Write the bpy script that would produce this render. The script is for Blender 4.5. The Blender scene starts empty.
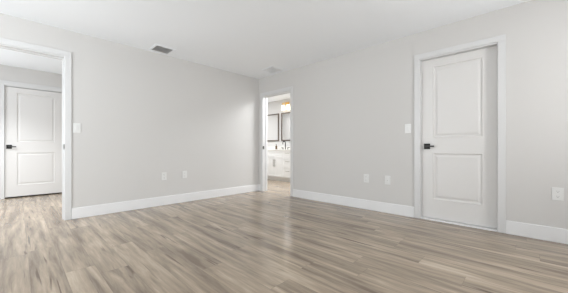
import bpy, bmesh, math, random
from mathutils import Vector, Matrix
R = math.radians
sc = bpy.context.scene
col = sc.collection

# ------------------------------------------------------------------ camera
cd = bpy.data.cameras.new('camera')
cam = bpy.data.objects.new('camera', cd); col.objects.link(cam)
cd.sensor_width = 36.0
cd.lens = 256.62 / 568 * 36.0
cd.shift_y = 0.00427
cd.clip_start = 0.02
cam.location = (4.2955, -3.6622, 0.9121)
cam.rotation_euler = (R(90), 0, R(43.912))
sc.camera = cam

# ------------------------------------------------------------------ world, exposure
w = bpy.data.worlds.new('world'); sc.world = w
w.use_nodes = True
bg = w.node_tree.nodes['Background']
bg.inputs['Color'].default_value = (0.80, 0.88, 1.0, 1)
bg.inputs['Strength'].default_value = 1.0
sc.view_settings.view_transform = 'Standard'
sc.view_settings.look = 'None'
sc.view_settings.gamma = 1.0
sc.view_settings.use_curve_mapping = False
sc.view_settings.exposure = 0.05
sc.cycles.use_denoising = True
sc.cycles.max_bounces = 12
sc.cycles.diffuse_bounces = 8

# ------------------------------------------------------------------ lights
def area(name, loc, rot, sx, sy, power, color=(1, 1, 1)):
    l = bpy.data.lights.new(name, 'AREA'); l.shape = 'RECTANGLE'
    l.size = sx; l.size_y = sy; l.energy = power; l.color = color
    o = bpy.data.objects.new(name, l); col.objects.link(o)
    o.location = loc; o.rotation_euler = rot
    return o
# daylight through the two windows behind the camera
area('daylight_or_fill', (5.62, -3.85, 1.30), (0, R(95), 0), 1.6, 1.3, 55, (0.90, 0.965, 1.0))
area('daylight_or_fill', (5.62, -1.10, 1.45), (R(-25), R(95), 0), 1.2, 0.7, 58, (0.985, 0.982, 0.965))
area('daylight_or_fill', (1.4, -5.42, 1.30), (R(100), 0, 0), 1.3, 1.6, 75, (0.945, 0.982, 1.0))
# added hall fills, bathroom lamp and added bathroom fill
hl = area('hall_floor_fill', (-1.1, -4.05, 2.42), (0, 0, 0), 0.5, 0.5, 40, (0.95, 0.98, 1.0))  # unseen fill added to brighten the hall floor
hl.data.spread = R(118)
area('daylight_or_fill', (-1.35, -5.42, 1.35), (R(97), 0, 0), 1.3, 1.5, 46, (0.92, 0.97, 1.0))  # added so hall wall and hall door come out evenly bright
area('bathroom_lamp_or_fill', (0.95, 1.10, 2.42), (0, 0, 0), 0.9, 0.9, 72, (0.95, 0.98, 1.0))
area('bathroom_lamp_or_fill', (-1.95, 0.62, 2.42), (0, 0, 0), 0.5, 0.5, 38, (0.95, 0.98, 1.0))  # unseen fill added to brighten the wall reflected in the mirrors

# ------------------------------------------------------------------ materials
def mat(name, color, rough=0.5, metal=0.0, spec=0.5, emit=None, estr=0.0, bump=None):
    m = bpy.data.materials.new(name); m.use_nodes = True
    nt = m.node_tree; b = nt.nodes['Principled BSDF']
    b.inputs['Base Color'].default_value = (*color, 1)
    b.inputs['Roughness'].default_value = rough
    b.inputs['Metallic'].default_value = metal
    b.inputs['Specular IOR Level'].default_value = spec
    if emit:
        b.inputs['Emission Color'].default_value = (*emit, 1)
        b.inputs['Emission Strength'].default_value = estr
    if bump:
        tc = nt.nodes.new('ShaderNodeTexCoord'); n = nt.nodes.new('ShaderNodeTexNoise')
        n.inputs['Scale'].default_value = bump[0]; n.inputs['Detail'].default_value = 3
        bp = nt.nodes.new('ShaderNodeBump'); bp.inputs['Strength'].default_value = bump[1]
        bp.inputs['Distance'].default_value = 0.002
        nt.links.new(tc.outputs['Object'], n.inputs['Vector'])
        nt.links.new(n.outputs['Fac'], bp.inputs['Height'])
        nt.links.new(bp.outputs['Normal'], b.inputs['Normal'])
    return m
M_WALL = mat('wall_paint', (0.60, 0.588, 0.575), 0.6, spec=0.3, bump=(180, 0.12))
M_CEIL = mat('ceiling_paint', (0.868, 0.892, 0.92), 0.85, spec=0.1, bump=(140, 0.15))
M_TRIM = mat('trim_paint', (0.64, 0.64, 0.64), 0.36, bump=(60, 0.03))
M_TRIM_LIT = mat('trim_paint_lit', (0.76, 0.76, 0.765), 0.34, bump=(60, 0.03))  # same paint as the casings, lightened to stand in for floor bounce
M_DOOR = mat('door_paint', (0.675, 0.662, 0.65), 0.38, bump=(90, 0.05))
M_BLACK = mat('matte_black_metal', (0.010, 0.009, 0.008), 0.45, spec=0.3)
M_LEVER = mat('brushed_lever_metal', (0.016, 0.015, 0.014), 0.35, metal=0.3)
M_STEEL = mat('brushed_nickel', (0.42, 0.40, 0.37), 0.4, metal=0.9)
M_STRIKE = mat('dark_strike_metal', (0.10, 0.095, 0.09), 0.4, metal=0.5)
M_PLATE = mat('white_plastic', (0.72, 0.72, 0.71), 0.3)
M_SLOT = mat('slot_dark', (0.22, 0.22, 0.22), 0.6)
M_VENT = mat('vent_metal', (0.62, 0.62, 0.62), 0.45)
M_VENTIN = mat('vent_duct_grey', (0.50, 0.50, 0.50), 0.7)
M_CAB = mat('cabinet_paint', (0.80, 0.80, 0.79), 0.4)
M_TOP = mat('stone_top', (0.80, 0.78, 0.74), 0.25, bump=(30, 0.03))
M_FRAME = mat('mirror_frame_bronze', (0.11, 0.085, 0.068), 0.45, metal=0.3)
M_MIRROR = mat('mirror_glass', (0.93, 0.93, 0.93), 0.02, metal=1.0)
M_GOLD = mat('brushed_gold', (0.75, 0.48, 0.17), 0.3, metal=1.0)
M_SHADE = mat('glowing_shade', (0.9, 0.86, 0.78), 0.5, emit=(1.0, 0.86, 0.62), estr=3.0)
M_CERAMIC = mat('white_ceramic', (0.85, 0.85, 0.85), 0.12)
M_SOAP = mat('brown_bottle', (0.10, 0.06, 0.035), 0.25)
M_GAP = mat('threshold_wood', (0.30, 0.21, 0.15), 0.6)

def glass_mat():
    m = bpy.data.materials.new('window_glass'); m.use_nodes = True
    nt = m.node_tree; nt.nodes.clear()
    o = nt.nodes.new('ShaderNodeOutputMaterial'); mx = nt.nodes.new('ShaderNodeMixShader')
    t = nt.nodes.new('ShaderNodeBsdfTransparent'); g = nt.nodes.new('ShaderNodeBsdfGlossy')
    g.inputs['Roughness'].default_value = 0.02; mx.inputs[0].default_value = 0.06
    nt.links.new(t.outputs[0], mx.inputs[1]); nt.links.new(g.outputs[0], mx.inputs[2])
    nt.links.new(mx.outputs[0], o.inputs[0])
    return m
M_GLASS = glass_mat()

def floor_mat():
    m = bpy.data.materials.new('oak_plank_floor'); m.use_nodes = True
    nt = m.node_tree; N = nt.nodes; L = nt.links; b = N['Principled BSDF']
    def node(t, **kw):
        n = N.new(t)
        for k, v in kw.items(): setattr(n, k, v)
        return n
    def math_(op, a, bb=None):
        n = node('ShaderNodeMath', operation=op)
        for i, v in enumerate((a, bb)):
            if v is None: continue
            if isinstance(v, (int, float)): n.inputs[i].default_value = v
            else: L.new(v, n.inputs[i])
        return n.outputs[0]
    tc = node('ShaderNodeTexCoord')
    sep = node('ShaderNodeSeparateXYZ'); L.new(tc.outputs['Object'], sep.inputs[0])
    X, Y = sep.outputs['X'], sep.outputs['Y']
    PW, PL = 0.18, 1.52
    row = math_('FLOOR', math_('DIVIDE', Y, PW))
    wn = node('ShaderNodeTexWhiteNoise', noise_dimensions='1D'); L.new(row, wn.inputs['W'])
    xs = math_('ADD', math_('DIVIDE', X, PL), math_('MULTIPLY', wn.outputs['Value'], 7.3))
    colm = math_('FLOOR', xs)
    cb = node('ShaderNodeCombineXYZ'); L.new(row, cb.inputs[0]); L.new(colm, cb.inputs[1])
    pid = node('ShaderNodeTexWhiteNoise', noise_dimensions='2D'); L.new(cb.outputs[0], pid.inputs['Vector'])
    rnd = pid.outputs['Value']
    # seams between planks
    fy = math_('FRACT', math_('DIVIDE', Y, PW)); fx = math_('FRACT', xs)
    ey = math_('MULTIPLY', math_('MINIMUM', fy, math_('SUBTRACT', 1.0, fy)), PW)
    ex = math_('MULTIPLY', math_('MINIMUM', fx, math_('SUBTRACT', 1.0, fx)), PL)
    edge = math_('MINIMUM', ey, ex)
    seam = math_('LESS_THAN', edge, 0.0014)
    # grain coordinates, shifted per plank
    def grain(sx, sy, off, detail, distort, rough=0.55):
        c = node('ShaderNodeCombineXYZ')
        L.new(math_('ADD', math_('MULTIPLY', X, sx), math_('MULTIPLY', rnd, off)), c.inputs[0])
        L.new(math_('MULTIPLY', Y, sy), c.inputs[1])
        L.new(math_('MULTIPLY', rnd, off * 1.7), c.inputs[2])
        n = node('ShaderNodeTexNoise'); n.inputs['Scale'].default_value = 1.0
        n.inputs['Detail'].default_value = detail; n.inputs['Distortion'].default_value = distort
        n.inputs['Roughness'].default_value = rough
        L.new(c.outputs[0], n.inputs['Vector'])
        return n.outputs['Fac']
    g1 = grain(0.8, 9.0, 37.0, 4.0, 0.6)
    g2 = grain(2.8, 32.0, 53.0, 5.0, 0.5, 0.65)
    g3 = grain(0.55, 14.0, 91.0, 2.0, 0.25, 0.5)
    g5 = grain(1.1, 9.0, 71.0, 2.0, 0.3)
    g4 = grain(0.25, 0.6, 11.0, 1.0, 0.2)
    ramp = node('ShaderNodeValToRGB'); e = ramp.color_ramp.elements
    e[0].position = 0.36; e[0].color = (0.165, 0.127, 0.094, 1)
    e[1].position = 0.65; e[1].color = (0.480, 0.395, 0.302, 1)
    k = ramp.color_ramp.elements.new(0.44); k.color = (0.238, 0.188, 0.140, 1)
    k = ramp.color_ramp.elements.new(0.55); k.color = (0.345, 0.279, 0.209, 1)
    f = math_('ADD', math_('MULTIPLY', g1, 0.66), math_('MULTIPLY', g2, 0.34))
    f = math_('ADD', f, math_('MULTIPLY', math_('SUBTRACT', rnd, 0.5), 0.04))
    L.new(f, ramp.inputs['Fac'])
    # dark knots and splits
    cr = node('ShaderNodeMapRange'); cr.inputs['From Min'].default_value = 0.030; cr.inputs['From Max'].default_value = 0.010
    L.new(math_('ABSOLUTE', math_('SUBTRACT', g3, 0.5)), cr.inputs['Value'])
    gate = node('ShaderNodeMapRange'); gate.inputs['From Min'].default_value = 0.57; gate.inputs['From Max'].default_value = 0.63
    L.new(g5, gate.inputs['Value'])
    mx = node('ShaderNodeMix', data_type='RGBA'); mx.inputs['B'].default_value = (0.100, 0.070, 0.050, 1)
    L.new(math_('MULTIPLY', math_('MULTIPLY', cr.outputs[0], gate.outputs[0]), 0.85), mx.inputs['Factor']); L.new(ramp.outputs['Color'], mx.inputs['A'])
    mx2 = node('ShaderNodeMix', data_type='RGBA'); mx2.inputs['B'].default_value = (0.13, 0.10, 0.075, 1)
    L.new(math_('MULTIPLY', seam, 0.4), mx2.inputs['Factor']); L.new(mx.outputs['Result'], mx2.inputs['A'])
    L.new(mx2.outputs['Result'], b.inputs['Base Color'])
    L.new(math_('ADD', math_('MULTIPLY', g2, 0.16), 0.14), b.inputs['Roughness'])
    b.inputs['Specular IOR Level'].default_value = 0.5
    bp = node('ShaderNodeBump'); bp.inputs['Strength'].default_value = 0.12; bp.inputs['Distance'].default_value = 0.002
    L.new(math_('SUBTRACT', g2, math_('MULTIPLY', seam, 1.2)), bp.inputs['Height'])
    L.new(bp.outputs['Normal'], b.inputs['Normal'])
    return m
M_FLOOR = floor_mat()

# ------------------------------------------------------------------ mesh helpers
def add_box(bm, x0, y0, z0, x1, y1, z1, bevel=0.0, seg=2):
    t = bmesh.new()
    bmesh.ops.create_cube(t, size=1.0)
    for v in t.verts:
        v.co = Vector(((x0 + x1) / 2 + v.co.x * (x1 - x0), (y0 + y1) / 2 + v.co.y * (y1 - y0), (z0 + z1) / 2 + v.co.z * (z1 - z0)))
    if bevel:
        bmesh.ops.bevel(t, geom=list(t.edges), offset=bevel, segments=seg, affect='EDGES', profile=0.5)
    join(bm, t)
def join(bm, t):
    me = bpy.data.meshes.new('tmp'); t.to_mesh(me); t.free(); bm.from_mesh(me); bpy.data.meshes.remove(me)
def add_cyl(bm, p0, p1, r0, r1=None, seg=20, bevel=0.0):
    p0, p1 = Vector(p0), Vector(p1); d = p1 - p0
    t = bmesh.new()
    bmesh.ops.create_cone(t, cap_ends=True, segments=seg, radius1=r0, radius2=r0 if r1 is None else r1, depth=d.length)
    if bevel:
        es = [e for e in t.edges if len(e.link_faces) == 2 and e.calc_face_angle() > 0.8]
        bmesh.ops.bevel(t, geom=es, offset=bevel, segments=2, affect='EDGES')
    q = Vector((0, 0, 1)).rotation_difference(d.normalized())
    bmesh.ops.transform(t, matrix=Matrix.Translation((p0 + p1) / 2) @ q.to_matrix().to_4x4(), verts=t.verts)
    join(bm, t)
def add_lathe(bm, prof, cx, cy, seg=24):
    rings = []
    for r, z in prof:
        rings.append([bm.verts.new((cx + r * math.cos(2 * math.pi * i / seg), cy + r * math.sin(2 * math.pi * i / seg), z)) for i in range(seg)])
    for a, b in zip(rings, rings[1:]):
        for i in range(seg):
            bm.faces.new((a[i], a[(i + 1) % seg], b[(i + 1) % seg], b[i]))
    bm.faces.new(list(reversed(rings[0]))); bm.faces.new(rings[-1])
def add_tube(bm, pts, r, seg=12):
    pts = [Vector(p) for p in pts]; rings = []
    for i, p in enumerate(pts):
        d = (pts[min(i + 1, len(pts) - 1)] - pts[max(i - 1, 0)]).normalized()
        u = d.cross(Vector((1, 0, 0)))
        if u.length < 0.1: u = d.cross(Vector((0, 1, 0)))
        u.normalize(); v = d.cross(u)
        rings.append([bm.verts.new(p + r * (math.cos(2 * math.pi * k / seg) * u + math.sin(2 * math.pi * k / seg) * v)) for k in range(seg)])
    for a, b in zip(rings, rings[1:]):
        for i in range(seg): bm.faces.new((a[i], a[(i + 1) % seg], b[(i + 1) % seg], b[i]))
    bm.faces.new(list(reversed(rings[0]))); bm.faces.new(rings[-1])
def obj(name, bm, m, parent=None, smooth=False, loc=None, rot=None):
    bmesh.ops.recalc_face_normals(bm, faces=bm.faces)
    me = bpy.data.meshes.new(name); bm.to_mesh(me); bm.free()
    me.materials.append(m)
    if smooth:
        for p in me.polygons: p.use_smooth = True
    o = bpy.data.objects.new(name, me); col.objects.link(o)
    if parent: o.parent = parent
    if loc: o.location = loc
    if rot: o.rotation_euler = rot
    return o
def boxes(name, lst, m, parent=None, bevel=0.0):
    bm = bmesh.new()
    for b in lst: add_box(bm, *b, bevel=bevel)
    return obj(name, bm, m, parent)
def tag(o, label, cat, group=None, kind=None):
    o['label'] = label; o['category'] = cat
    if group: o['group'] = group
    if kind: o['kind'] = kind
    return o
def empty(name, loc=(0, 0, 0), rz=0.0):
    o = bpy.data.objects.new(name, None); col.objects.link(o)
    o.location = loc; o.rotation_euler = (0, 0, rz); o.empty_display_size = 0.05
    return o
def copy_tree(o, parent=None):
    c = o.copy(); col.objects.link(c)
    if parent: c.parent = parent
    for ch in [k for k in bpy.data.objects if k.parent == o]: copy_tree(ch, c)
    return c
def S(o, label, cat): return tag(o, label, cat, kind='structure')

H = 2.44; T = 0.115
XE, YS, XW, YN = 5.40, -5.20, -3.30, 2.06     # inner faces of the outer shell
DT = 2.055                                    # height of door openings

# ------------------------------------------------------------------ floor, ceiling, walls
S(boxes('floor', [(XW - .12, YS - .12, -0.10, XE + .12, YN + .12, 0.0)], M_FLOOR), 'greige oak plank floor running through the rooms', 'floor')
S(boxes('ceiling', [(XW - .12, YS - .12, H, XE + .12, YN + .12, H + .10)], M_CEIL), 'flat white painted ceiling', 'ceiling')
LO0, LO1 = -4.19, -3.240      # left opening (y)
TL, TB, TR = 2.098, 2.050, 2.088   # heights of the three openings
S(boxes('wall_left', [(-T, LO1 + .0, 0, 0, 0.0, H), (-T, YS, 0, 0, LO0, H), (-T, LO0, TL, 0, LO1, H)], M_WALL), 'pale grey wall with the hall opening and two outlets', 'wall')
B0, B1 = 0.136, 0.952         # bathroom opening (x)
D0, D1 = 3.242, 4.036         # closet door opening (x)
S(boxes('wall_right', [(XW, 0, 0, B0, T, H), (B1, 0, 0, D0, T, H), (D1, 0, 0, XE, T, H), (B0, 0, TB, B1, T, H), (D0, 0, TR, D1, T, H)], M_WALL), 'pale grey wall with the bathroom opening and closed door', 'wall')
# window walls behind the camera
W4 = (-2.05, -0.65, 0.50, 2.15)    # x0,x1,z0,z1 in wall_near, opening added to light the hall
W3 = (-1.50, -0.68, 0.82, 2.08)
W1 = (-4.55, -3.15, 0.40, 2.20)   # y0,y1,z0,z1 in wall_rear
W2 = (0.60, 2.20, 0.40, 2.20)     # x0,x1,z0,z1 in wall_near
S(boxes('wall_rear', [(XE, YS, 0, XE + .12, W1[0], H), (XE, W1[1], 0, XE + .12, W3[0], H), (XE, W3[1], 0, XE + .12, YN, H),
    (XE, W1[0], 0, XE + .12, W1[1], W1[2]), (XE, W1[0], W1[3], XE + .12, W1[1], H), (XE, W3[0], 0, XE + .12, W3[1], W3[2]), (XE, W3[0], W3[3], XE + .12, W3[1], H)], M_WALL), 'pale grey outer wall with two windows, behind the camera', 'wall')
S(boxes('wall_near', [(XW, YS - .12, 0, W4[0], YS, H), (W4[1], YS - .12, 0, W2[0], YS, H), (W4[0], YS - .12, 0, W4[1], YS, W4[2]), (W4[0], YS - .12, W4[3], W4[1], YS, H), (W2[1], YS - .12, 0, XE + .12, YS, H), (W2[0], YS - .12, 0, W2[1], YS, W2[2]), (W2[0], YS - .12, W2[3], W2[1], YS, H)], M_WALL), 'pale grey outer wall with one window and an added hall window, left of the camera', 'wall')
# hall
HX = -2.62
HD0, HD1 = -3.830, -2.976     # hall door opening (y)
S(boxes('wall_hall', [(HX - T, YS, 0, HX, HD0, H), (HX - T, HD1, 0, HX, -2.3, H), (HX - T, HD0, DT + .026, HX, HD1, H)], M_WALL), 'grey hall wall holding the white hall door', 'wall')
S(boxes('wall_hall_end', [(HX - T, -2.3, 0, -T, -2.19, H)], M_WALL), 'grey end wall of the hall', 'wall')
S(boxes('wall_west', [(XW - .12, YS - .12, 0, XW, YN + .12, H)], M_WALL), 'outer wall beyond hall and bathroom', 'wall')
S(boxes('wall_bathroom', [(XW, YN, 0, XE + .12, YN + .12, H)], M_WALL), 'bathroom back wall behind the vanity', 'wall')
S(boxes('wall_bathroom_side', [(1.35, T, 0, 1.46, YN, H)], M_WALL), 'side wall between bathroom and closet', 'wall')

# ------------------------------------------------------------------ baseboards
BH, BT = 0.142, 0.015
def baseboard(name, lst, label):
    bm = bmesh.new()
    for b in lst:
        add_box(bm, *b, bevel=0.004)
    S(obj(name, bm, M_TRIM_LIT), label, 'baseboard')
baseboard('baseboard_left', [(0, -3.175, 0, BT, -0.001, BH), (0, YS, 0, BT, -4.25, BH)], 'tall white baseboard along the left grey wall')
baseboard('baseboard_right', [(1.017, -BT, 0, 3.177, 0, BH), (4.101, -BT, 0, XE, 0, BH), (0, -BT, 0, 0.071, 0, BH)], 'tall white baseboard along the right grey wall')
baseboard('baseboard_rear', [(XE - BT, YS, 0, XE, -BT, BH)], 'white baseboard below the rear window')
baseboard('baseboard_near', [(BT, YS, 0, XE - BT, YS + BT, BH)], 'white baseboard below the wide window')
baseboard('baseboard_hall', [(HX, YS, 0, HX + BT, HD0 - .09, BH), (HX, HD1 + .09, 0, HX + BT, -2.3, BH)], 'white baseboard beside the hall door')

# ------------------------------------------------------------------ door frames (casing + jamb lining)
def casing_boxes(a0, a1, top, cw=0.064, ct=0.014):
    # local frame: opening along local x, front faces local -y, wall face at y=0
    return [(a0 - cw, -ct, 0, a0 + .004, 0.0, top - .0), (a1 - .004, -ct, 0, a1 + cw, 0.0, top - .0), (a0 - cw, -ct, top, a1 + cw, 0.0, top + cw)]
def frame(name, label, loc, rz, a0, a1, top, back=True, stop=None, cw=0.064):
    root = empty(name, loc, rz); S(root, label, 'door frame')
    bm = bmesh.new()
    for b in casing_boxes(a0, a1, top, cw): add_box(bm, *b, bevel=0.004)
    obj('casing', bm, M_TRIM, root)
    if back:
        bm = bmesh.new()
        for x0, y0, z0, x1, y1, z1 in casing_boxes(a0, a1, top): add_box(bm, x0, T, z0, x1, T + .018, z1, bevel=0.004)
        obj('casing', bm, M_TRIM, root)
    bm = bmesh.new()
    j = 0.008; jt = 0.016
    for b in [(a0 - .001, -.002, 0, a0 + j, T + .002, top), (a1 - j, -.002, 0, a1 + .001, T + .002, top), (a0 + j, -.0015, top - jt, a1 - j, T + .0015, top + .001)]:
        add_box(bm, *b, bevel=0.002)
    if stop is not None:
        s = 0.012
        for b in [(a0 + j - .001, stop, 0, a0 + j + s, stop + .035, top - jt), (a1 - j - s, stop, 0, a1 - j + .001, stop + .035, top - jt), (a0 + j + s, stop, top - jt - s, a1 - j - s, stop + .035, top - jt + .001)]:
            add_box(bm, *b, bevel=0.002)
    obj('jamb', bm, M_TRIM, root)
    return root
# left opening: wall face x=0 facing +x -> rotate 90 deg (local x -> +y, local -y -> +x)
f1 = frame('trim_1', 'white door casing around the open doorway to the hall', (0, 0, 0), R(90), LO0, LO1, TL, stop=0.066)
f2 = frame('trim_2', 'white door casing around the bathroom doorway in the corner', (0, 0, 0), 0, B0, B1, TB, stop=0.066)
f3 = frame('trim_3', 'white door casing around the closed door on the right wall', (0, 0, 0), 0, D0, D1, TR, back=False)
f4 = frame('trim_4', 'white door casing around the closed hall door', (HX, 0, 0), R(90), HD0, HD1, DT + .026, back=False, cw=0.080)
def strike(parent, face_x, sgn, y, z):
    bm = bmesh.new()
    add_box(bm, face_x - .0015, y - .020, z - .035, face_x + .0015, y + .020, z + .035, bevel=0.001)
    add_box(bm, face_x - .004 if sgn < 0 else face_x - .002, y - .024, z - .022, face_x + .002 if sgn < 0 else face_x + .004, y - .012, z + .022, bevel=0.001)
    o = obj('strike_plate', bm, M_STRIKE, parent); o['label'] = 'dark metal strike plate'
strike(f1, LO1 - .0085, -1, 0.016, 0.94)
strike(f2, B0 + .0085, 1, 0.016, 0.94)

# ------------------------------------------------------------------ doors (two-panel)
def door_leaf_bm(wd, h, th, panels):
    bm = bmesh.new()
    def quad(pts): bm.faces.new([bm.verts.new(p) for p in pts])
    xs0, xs1 = panels[0][0], panels[0][1]
    for side in (0, 1):
        y = 0.0 if side == 0 else th
        s = 1 if side == 0 else -1
        def rect(x0, z0, x1, z1, yy=0.0): quad([(x0, y + s * yy, z0), (x1, y + s * yy, z0), (x1, y + s * yy, z1), (x0, y + s * yy, z1)])
        rect(0, 0, xs0, h); rect(xs1, 0, wd, h)
        zc = 0
        for (x0, x1, z0, z1) in panels:
            rect(xs0, zc, xs1, z0); zc = z1
            rings = [(0, 0), (.008, -.002), (.016, .009), (.032, .010), (.050, .004), (.056, .003)]
            prev = None
            for ins, dep in rings:
                r = [(x0 + ins, y + s * dep, z0 + ins), (x1 - ins, y + s * dep, z0 + ins), (x1 - ins, y + s * dep, z1 - ins), (x0 + ins, y + s * dep, z1 - ins)]
                if prev:
                    for k in range(4): quad([prev[k], prev[(k + 1) % 4], r[(k + 1) % 4], r[k]])
                prev = r
            quad(prev)
        rect(xs0, zc, xs1, h)
    for a, b in (((0, 0), (wd, 0)), ((wd, 0), (wd, h)), ((wd, h), (0, h)), ((0, h), (0, 0))):
        quad([(a[0], 0, a[1]), (b[0], 0, b[1]), (b[0], th, b[1]), (a[0], th, a[1])])
    bmesh.ops.remove_doubles(bm, verts=bm.verts, dist=1e-5)
    return bm
def handle(parent, x, z, y, length=0.092):
    hb = bmesh.new()
    add_box(hb, x - .036, y - .010, z - .036, x + .036, y - .0005, z + .036, bevel=0.002)
    h = obj('door_handle', hb, M_BLACK, parent); h['label'] = 'black square door lever'
    lb = bmesh.new()
    add_cyl(lb, (x, y - .008, z), (x, y - .050, z), .010, seg=16)
    add_box(lb, x - .012, y - .058, z - .010, x + length, y - .044, z + .010, bevel=0.003)
    obj('lever', lb, M_LEVER, h)
def door(name, label, loc, rz, wd, h, hx, st=0.128, zs=(0.240, 0.845, 1.035)):
    p = [(st, wd - st, zs[0], zs[1]), (st, wd - st, zs[2], h - 0.092)]
    root = obj(name, door_leaf_bm(wd, h, 0.035, p), M_DOOR, loc=loc, rot=(0, 0, rz)); S(root, label, 'door')
    handle(root, hx, 0.928, 0.0)
    return root
d1 = door('door_1', 'closed white two-panel door in the right wall', (D0 + .0085, 0.062, 0.018), 0, D1 - D0 - .017, 2.052, 0.064)
d2 = door('door_2', 'closed white two-panel door at the far side of the hall', (HX - .012, HD0 + .011, 0.024), R(90), HD1 - HD0 - .022, 2.034, 0.050, 0.140, (0.200, 0.825, 1.010))
# white strip under the right door
S(boxes('trim_5', [(D0 + .008, 0.004, 0, D1 - .008, T, 0.012)], M_TRIM_LIT), 'thin white strip under the right door', 'threshold')

# ------------------------------------------------------------------ windows behind the camera
def window(name, label, loc, rz, a0, a1, z0, z1):
    root = empty(name, loc, rz); S(root, label, 'window')
    fw = 0.055; mid = (a0 + a1) / 2
    bm = bmesh.new()
    for b in [(a0, .02, z0, a0 + fw, .09, z1), (a1 - fw, .02, z0, a1, .09, z1), (a0 + fw, .02, z0, a1 - fw, .09, z0 + fw), (a0 + fw, .02, z1 - fw, a1 - fw, .09, z1), (mid - .03, .025, z0 + fw, mid + .03, .085, z1 - fw)]:
        add_box(bm, *b, bevel=.003)
    obj('window_frame', bm, M_TRIM, root)
    bm = bmesh.new(); add_box(bm, a0 - .05, -.05, z0 - .03, a1 + .05, .02, z0, bevel=.004); obj('window_sill', bm, M_TRIM, root)
    bm = bmesh.new(); add_box(bm, a0 + fw, .052, z0 + fw, a1 - fw, .058, z1 - fw); obj('pane', bm, M_GLASS, root)
# wall_rear inner face x=XE faces -x: local -y -> -x is rz=-90 (local x -> -y)
window('window_1', 'tall white framed window in the rear wall behind the camera', (XE, 0, 0), R(-90), -W1[1], -W1[0], W1[2], W1[3])
window('window_3', 'small white framed window in the rear wall near the right wall', (XE, 0, 0), R(-90), -W3[1], -W3[0], W3[2], W3[3])
window('window_added', 'added white framed window lighting the hall from its near end', (0, YS, 0), R(180), -W4[1], -W4[0], W4[2], W4[3])
window('window_2', 'wide white framed window in the near wall', (0, YS, 0), R(180), -W2[1], -W2[0], W2[2], W2[3])

# ------------------------------------------------------------------ wall plates
def plate_bm(wd=0.080, h=0.124):
    bm = bmesh.new(); add_box(bm, -wd / 2, -.007, -h / 2, wd / 2, -.0003, h / 2, bevel=.0028, seg=3); return bm
def screw(root, z):
    bm = bmesh.new(); add_cyl(bm, (0, -.0065, z), (0, -.0082, z), .0032, seg=12); add_box(bm, -.0026, -.0084, z - .0004, .0026, -.0080, z + .0004)
    obj('screw', bm, M_PLATE, root)
def make_outlet():
    root = empty('wall_outlet'); obj('cover_plate', plate_bm(), M_PLATE, root)
    for z in (-.0245, .0245):
        bm = bmesh.new(); add_cyl(bm, (0, -.006, z), (0, -.0095, z), .0170, seg=24, bevel=.001)
        r = obj('receptacle', bm, M_PLATE, root)
        bm = bmesh.new()
        add_box(bm, -.0085, -.0099, z - .002, -.0060, -.0090, z + .008); add_box(bm, .0060, -.0099, z - .001, .0085, -.0090, z + .007)
        add_cyl(bm, (0, -.0090, z - .0085), (0, -.0099, z - .0085), .0032, seg=12)
        obj('slot', bm, M_SLOT, r)
    screw(root, 0.0)
    return root
def make_switch():
    root = empty('light_switch'); obj('cover_plate', plate_bm(), M_PLATE, root)
    bm = bmesh.new(); add_box(bm, -.0165, -.0085, -.0335, .0165, -.006, .0335, bevel=.001)
    s = obj('switch_frame', bm, M_PLATE, root)
    bm = bmesh.new(); add_box(bm, -.0145, -.0125, -.031, .0145, -.007, .031, bevel=.002)
    k = obj('rocker', bm, M_PLATE, s); k.rotation_euler = (R(3), 0, 0)
    for z in (-.048, .048): screw(root, z)
    return root
def make_data():
    root = empty('wall_outlet'); obj('cover_plate', plate_bm(), M_PLATE, root)
    bm = bmesh.new(); add_box(bm, -.0165, -.0090, -.0335, .0165, -.006, .0335, bevel=.001); obj('insert', bm, M_PLATE, root)
    bm = bmesh.new(); add_cyl(bm, (0, -.008, 0), (0, -.017, 0), .0045, seg=12); obj('coaxial_jack', bm, M_STEEL, root)
    for z in (-.048, .048): screw(root, z)
    return root
o0, s0 = make_outlet(), make_switch()
def put(o, loc, rz, label, cat, group):
    o.location = loc; o.rotation_euler = (0, 0, rz); tag(o, label, cat, group)
G1, G2 = 'white outlets low on the walls', 'white light switches beside the doors'
put(o0, (2.500, 0, .467), 0, 'white outlet low on the right wall, nearer the bathroom doorway of the pair', 'outlet', G1)
put(make_data(), (2.823, 0, .466), 0, 'white cover plate low on the right wall, nearer the closed door of the pair', 'outlet', G1)
put(copy_tree(o0), (4.484, 0, .472), 0, 'white duplex outlet on the wall right of the closed door', 'outlet', G1)
put(copy_tree(o0), (0, -2.012, .468), R(90), 'white outlet low on the left wall, nearer the hall opening of the two', 'outlet', G1)
put(copy_tree(o0), (0, -1.668, .472), R(90), 'white outlet low on the left wall, nearer the room corner of the two', 'outlet', G1)
put(s0, (3.097, 0, 1.186), 0, 'white rocker switch on the wall beside the closed right door', 'light switch', G2)
put(copy_tree(s0), (0, -3.122, 1.186), R(90), 'white rocker switch on the left wall beside the hall opening', 'light switch', G2)

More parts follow.
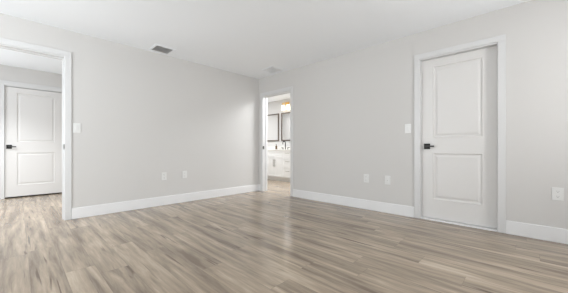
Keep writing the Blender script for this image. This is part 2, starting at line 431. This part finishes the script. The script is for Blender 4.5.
# ------------------------------------------------------------------ ceiling vents
def vent(label, x0, y0, x1, y1, along, tilt, inner, slatm, n=9):
    cx, cy = (x0 + x1) / 2, (y0 + y1) / 2; a, b = (x1 - x0) / 2, (y1 - y0) / 2
    root = empty('ceiling_vent', (cx, cy, H)); tag(root, label, 'air vent', 'square air vents in the ceiling')
    fr = 0.030
    bm = bmesh.new()
    for q in [(-a - fr, -b - fr, -.008, a + fr, -b, -.0004), (-a - fr, b, -.008, a + fr, b + fr, -.0004), (-a - fr, -b, -.008, -a, b, -.0004), (a, -b, -.008, a + fr, b, -.0004)]:
        add_box(bm, *q, bevel=.002)
    obj('vent_frame', bm, M_CEIL, root)
    bm = bmesh.new(); add_box(bm, -a, -b, -.0022, a, b, -.0006); obj('backing', bm, inner, root)
    for i in range(n):
        t = -1 + (2 * i + 1) / n
        bm = bmesh.new()
        if along == 'y':
            add_box(bm, -.0085, -b, -.0007, .0085, b, .0007)
            o = obj('slat', bm, slatm, root); o.location = (t * a, 0, -.0082); o.rotation_euler = (0, tilt, 0)
        else:
            add_box(bm, -a, -.0085, -.0007, a, .0085, .0007)
            o = obj('slat', bm, slatm, root); o.location = (0, t * b, -.0082); o.rotation_euler = (tilt, 0, 0)
M_SLATG = mat('vent_slat_grey', (0.60, 0.60, 0.60), 0.55)
M_SLATW = mat('vent_slat_white', (0.90, 0.91, 0.92), 0.55)
vent('square dark grey slatted vent in the ceiling above the left wall', .105, -2.238, .335, -2.000, 'y', R(32), M_VENTIN, M_SLATG)
M_VENTL = mat('vent_duct_light', (0.80, 0.81, 0.82), 0.7)
vent('square pale slatted vent in the ceiling near the bathroom doorway', .555, -.375, .835, -.115, 'x', R(30), M_VENTL, M_SLATW)

# ------------------------------------------------------------------ bathroom: vanity
VF = 1.50; VH = 0.865
def vanity():
    x0, x1 = -2.46, -0.28
    root = empty('vanity_cabinet', (0, 0, 0)); tag(root, 'white bathroom vanity cabinet seen through the corner doorway', 'vanity')
    bm = bmesh.new(); add_box(bm, x0, VF, 0.11, x1, YN - .002, VH); obj('cabinet_body', bm, M_CAB, root)
    bm = bmesh.new(); add_box(bm, x0 + .02, VF + .055, 0.0, x1 - .02, YN - .01, .112); obj('toe_kick', bm, M_CAB, root)
    def front(kind, a0, a1, z0, z1):
        bm = bmesh.new(); g = .0015; f = .045
        add_box(bm, a0 + g, VF - .012, z0 + g, a1 - g, VF - .0005, z1 - g, bevel=.001)
        for b in [(a0 + g, z0 + g, a0 + f, z1 - g), (a1 - f, z0 + g, a1 - g, z1 - g), (a0 + f, z0 + g, a1 - f, z0 + f), (a0 + f, z1 - f, a1 - f, z1 - g)]:
            add_box(bm, b[0], VF - .018, b[1], b[2], VF - .010, b[3], bevel=.001)
        return obj(kind, bm, M_CAB, root)
    def pull(parent, p, vertical, ln):
        bm = bmesh.new(); x, z = p; y = VF - .018
        if vertical:
            add_cyl(bm, (x, y - .028, z - ln / 2), (x, y - .028, z + ln / 2), .009, seg=10)
            for s in (-.38, .38): add_cyl(bm, (x, y + .001, z + s * ln), (x, y - .028, z + s * ln), .0045, seg=8)
        else:
            add_cyl(bm, (x - ln / 2, y - .028, z), (x + ln / 2, y - .028, z), .007, seg=10)
            for s in (-.38, .38): add_cyl(bm, (x + s * ln, y + .001, z), (x + s * ln, y - .028, z), .0045, seg=8)
        obj('handle', bm, M_STEEL, parent)
    for c in (-1.03, -2.14):
        front('false_front', c - .31, c + .31, .70, VH)
        for s in (-1, 1):
            dr = front('door', min(c, c + s * .31), max(c, c + s * .31), .12, .70)
            pull(dr, (c + s * .032, .51), True, .21)
    for a0, a1 in ((-.72, -.29), (-1.83, -1.34)):
        for z0, z1 in ((.66, VH), (.42, .66), (.12, .42)):
            dr = front('drawer', a0, a1, z0, z1); pull(dr, ((a0 + a1) / 2, (z0 + z1) / 2 + .03), False, .15)
vanity()
ct = bmesh.new(); add_box(ct, -2.48, VF - .03, VH, -0.26, YN - .002, VH + .03, bevel=.003)
tag(obj('countertop', ct, M_TOP), 'pale stone countertop on the bathroom vanity', 'countertop')
CZ = VH + .03
bsp = bmesh.new(); add_box(bsp, -2.48, YN - .022, CZ, -0.26, YN - .003, CZ + .09, bevel=.002)
tag(obj('backsplash', bsp, M_TOP), 'low pale stone backsplash behind the bathroom faucet', 'backsplash')
def faucet(cx, label):
    root = empty('faucet', (cx, 1.90, CZ)); tag(root, label, 'faucet')
    bm = bmesh.new(); add_cyl(bm, (0, 0, 0), (0, 0, .012), .026, bevel=.003)
    add_cyl(bm, (0, 0, .01), (0, 0, .15), .013)
    obj('base', bm, M_BLACK, root)
    bm = bmesh.new()
    pts = [(0, 0, .14)] + [(0, -.055 + .055 * math.cos(t), .19 + .055 * math.sin(t)) for t in [math.pi * i / 10 for i in range(11)]] + [(0, -.11, .15)]
    add_tube(bm, pts, .012); obj('spout', bm, M_BLACK, root, smooth=True)
    for s in (-1, 1):
        bm = bmesh.new(); add_cyl(bm, (s * .10, 0, 0), (s * .10, 0, .05), .018, .014); add_box(bm, s * .10 - .012 if s > 0 else s * .10 - .07, -.010, .05, s * .10 + .07 if s > 0 else s * .10 + .012, .010, .066, bevel=.003)
        obj('lever', bm, M_BLACK, root)
faucet(-1.00, 'black arched faucet on the bathroom vanity')
def basin(cx, label):
    bm = bmesh.new()
    add_lathe(bm, [(.05, .001), (.13, .003), (.205, .004), (.212, .007), (.205, .009), (.195, .0085), (.13, .006), (.03, .005)], 0, 0, 32)
    for v in bm.verts: v.co.y *= .70
    o = obj('sink', bm, M_CERAMIC, smooth=True, loc=(cx, 1.72, CZ)); tag(o, label, 'sink')
basin(-1.00, 'white oval sink set on the bathroom countertop')
bm = bmesh.new(); add_lathe(bm, [(.028, 0), (.032, .004), (.032, .10), (.026, .118), (.010, .126), (.010, .14)], 0, 0)
sb = obj('soap_bottle', bm, M_SOAP, smooth=True, loc=(-1.42, 1.93, CZ)); tag(sb, 'small brown bottle standing on the bathroom countertop', 'bottle')
bm = bmesh.new(); add_cyl(bm, (0, 0, .138), (0, 0, .16), .006); add_box(bm, -.008, -.035, .158, .008, .008, .168, bevel=.002); obj('pump', bm, M_BLACK, sb)

# mirrors
def mirror(x0, x1, label):
    root = empty('wall_mirror', ((x0 + x1) / 2, YN, 1.16)); tag(root, label, 'mirror', 'dark framed mirrors above the bathroom vanity')
    a = (x1 - x0) / 2; h = .87; f = .032
    bm = bmesh.new()
    for b in [(-a, -.035, 0, -a + f, -.002, h), (a - f, -.035, 0, a, -.002, h), (-a + f, -.035, 0, a - f, -.002, f), (-a + f, -.035, h - f, a - f, -.002, h)]: add_box(bm, *b, bevel=.004)
    obj('frame', bm, M_FRAME, root)
    bm = bmesh.new(); add_box(bm, -a + f - .003, -.020, f - .003, a - f + .003, -.006, h - f + .003); obj('glass', bm, M_MIRROR, root)
mirror(-2.16, -1.42, 'dark framed bathroom mirror nearer the doorway jamb, without a lamp above')
mirror(-1.31, -0.62, 'dark framed bathroom mirror under the gold wall lamp')

# gold vanity lamp
vl = empty('vanity_light', (-1.06, YN, 2.30)); tag(vl, 'gold wall lamp with glowing white shades above a bathroom mirror', 'wall lamp')
bm = bmesh.new(); add_box(bm, -.07, -.025, -.045, .07, -.002, .045, bevel=.006); obj('back_plate', bm, M_GOLD, vl)
bm = bmesh.new(); add_cyl(bm, (-.15, -.085, .01), (.15, -.085, .01), .014); add_cyl(bm, (0, -.02, .01), (0, -.085, .01), .012); obj('bar', bm, M_GOLD, vl)
for dx in (-.105, .105):
    bm = bmesh.new(); add_cyl(bm, (dx, -.085, .01), (dx, -.085, -.05), .012); add_cyl(bm, (dx, -.085, -.065), (dx, -.085, -.03), .034, .022); h = obj('socket', bm, M_GOLD, vl)
    bm = bmesh.new(); add_lathe(bm, [(.036, -.06), (.046, -.07), (.056, -.205), (.052, -.205), (.042, -.075), (.03, -.066)], dx, -.085); obj('lamp_shade', bm, M_SHADE, h, smooth=True)
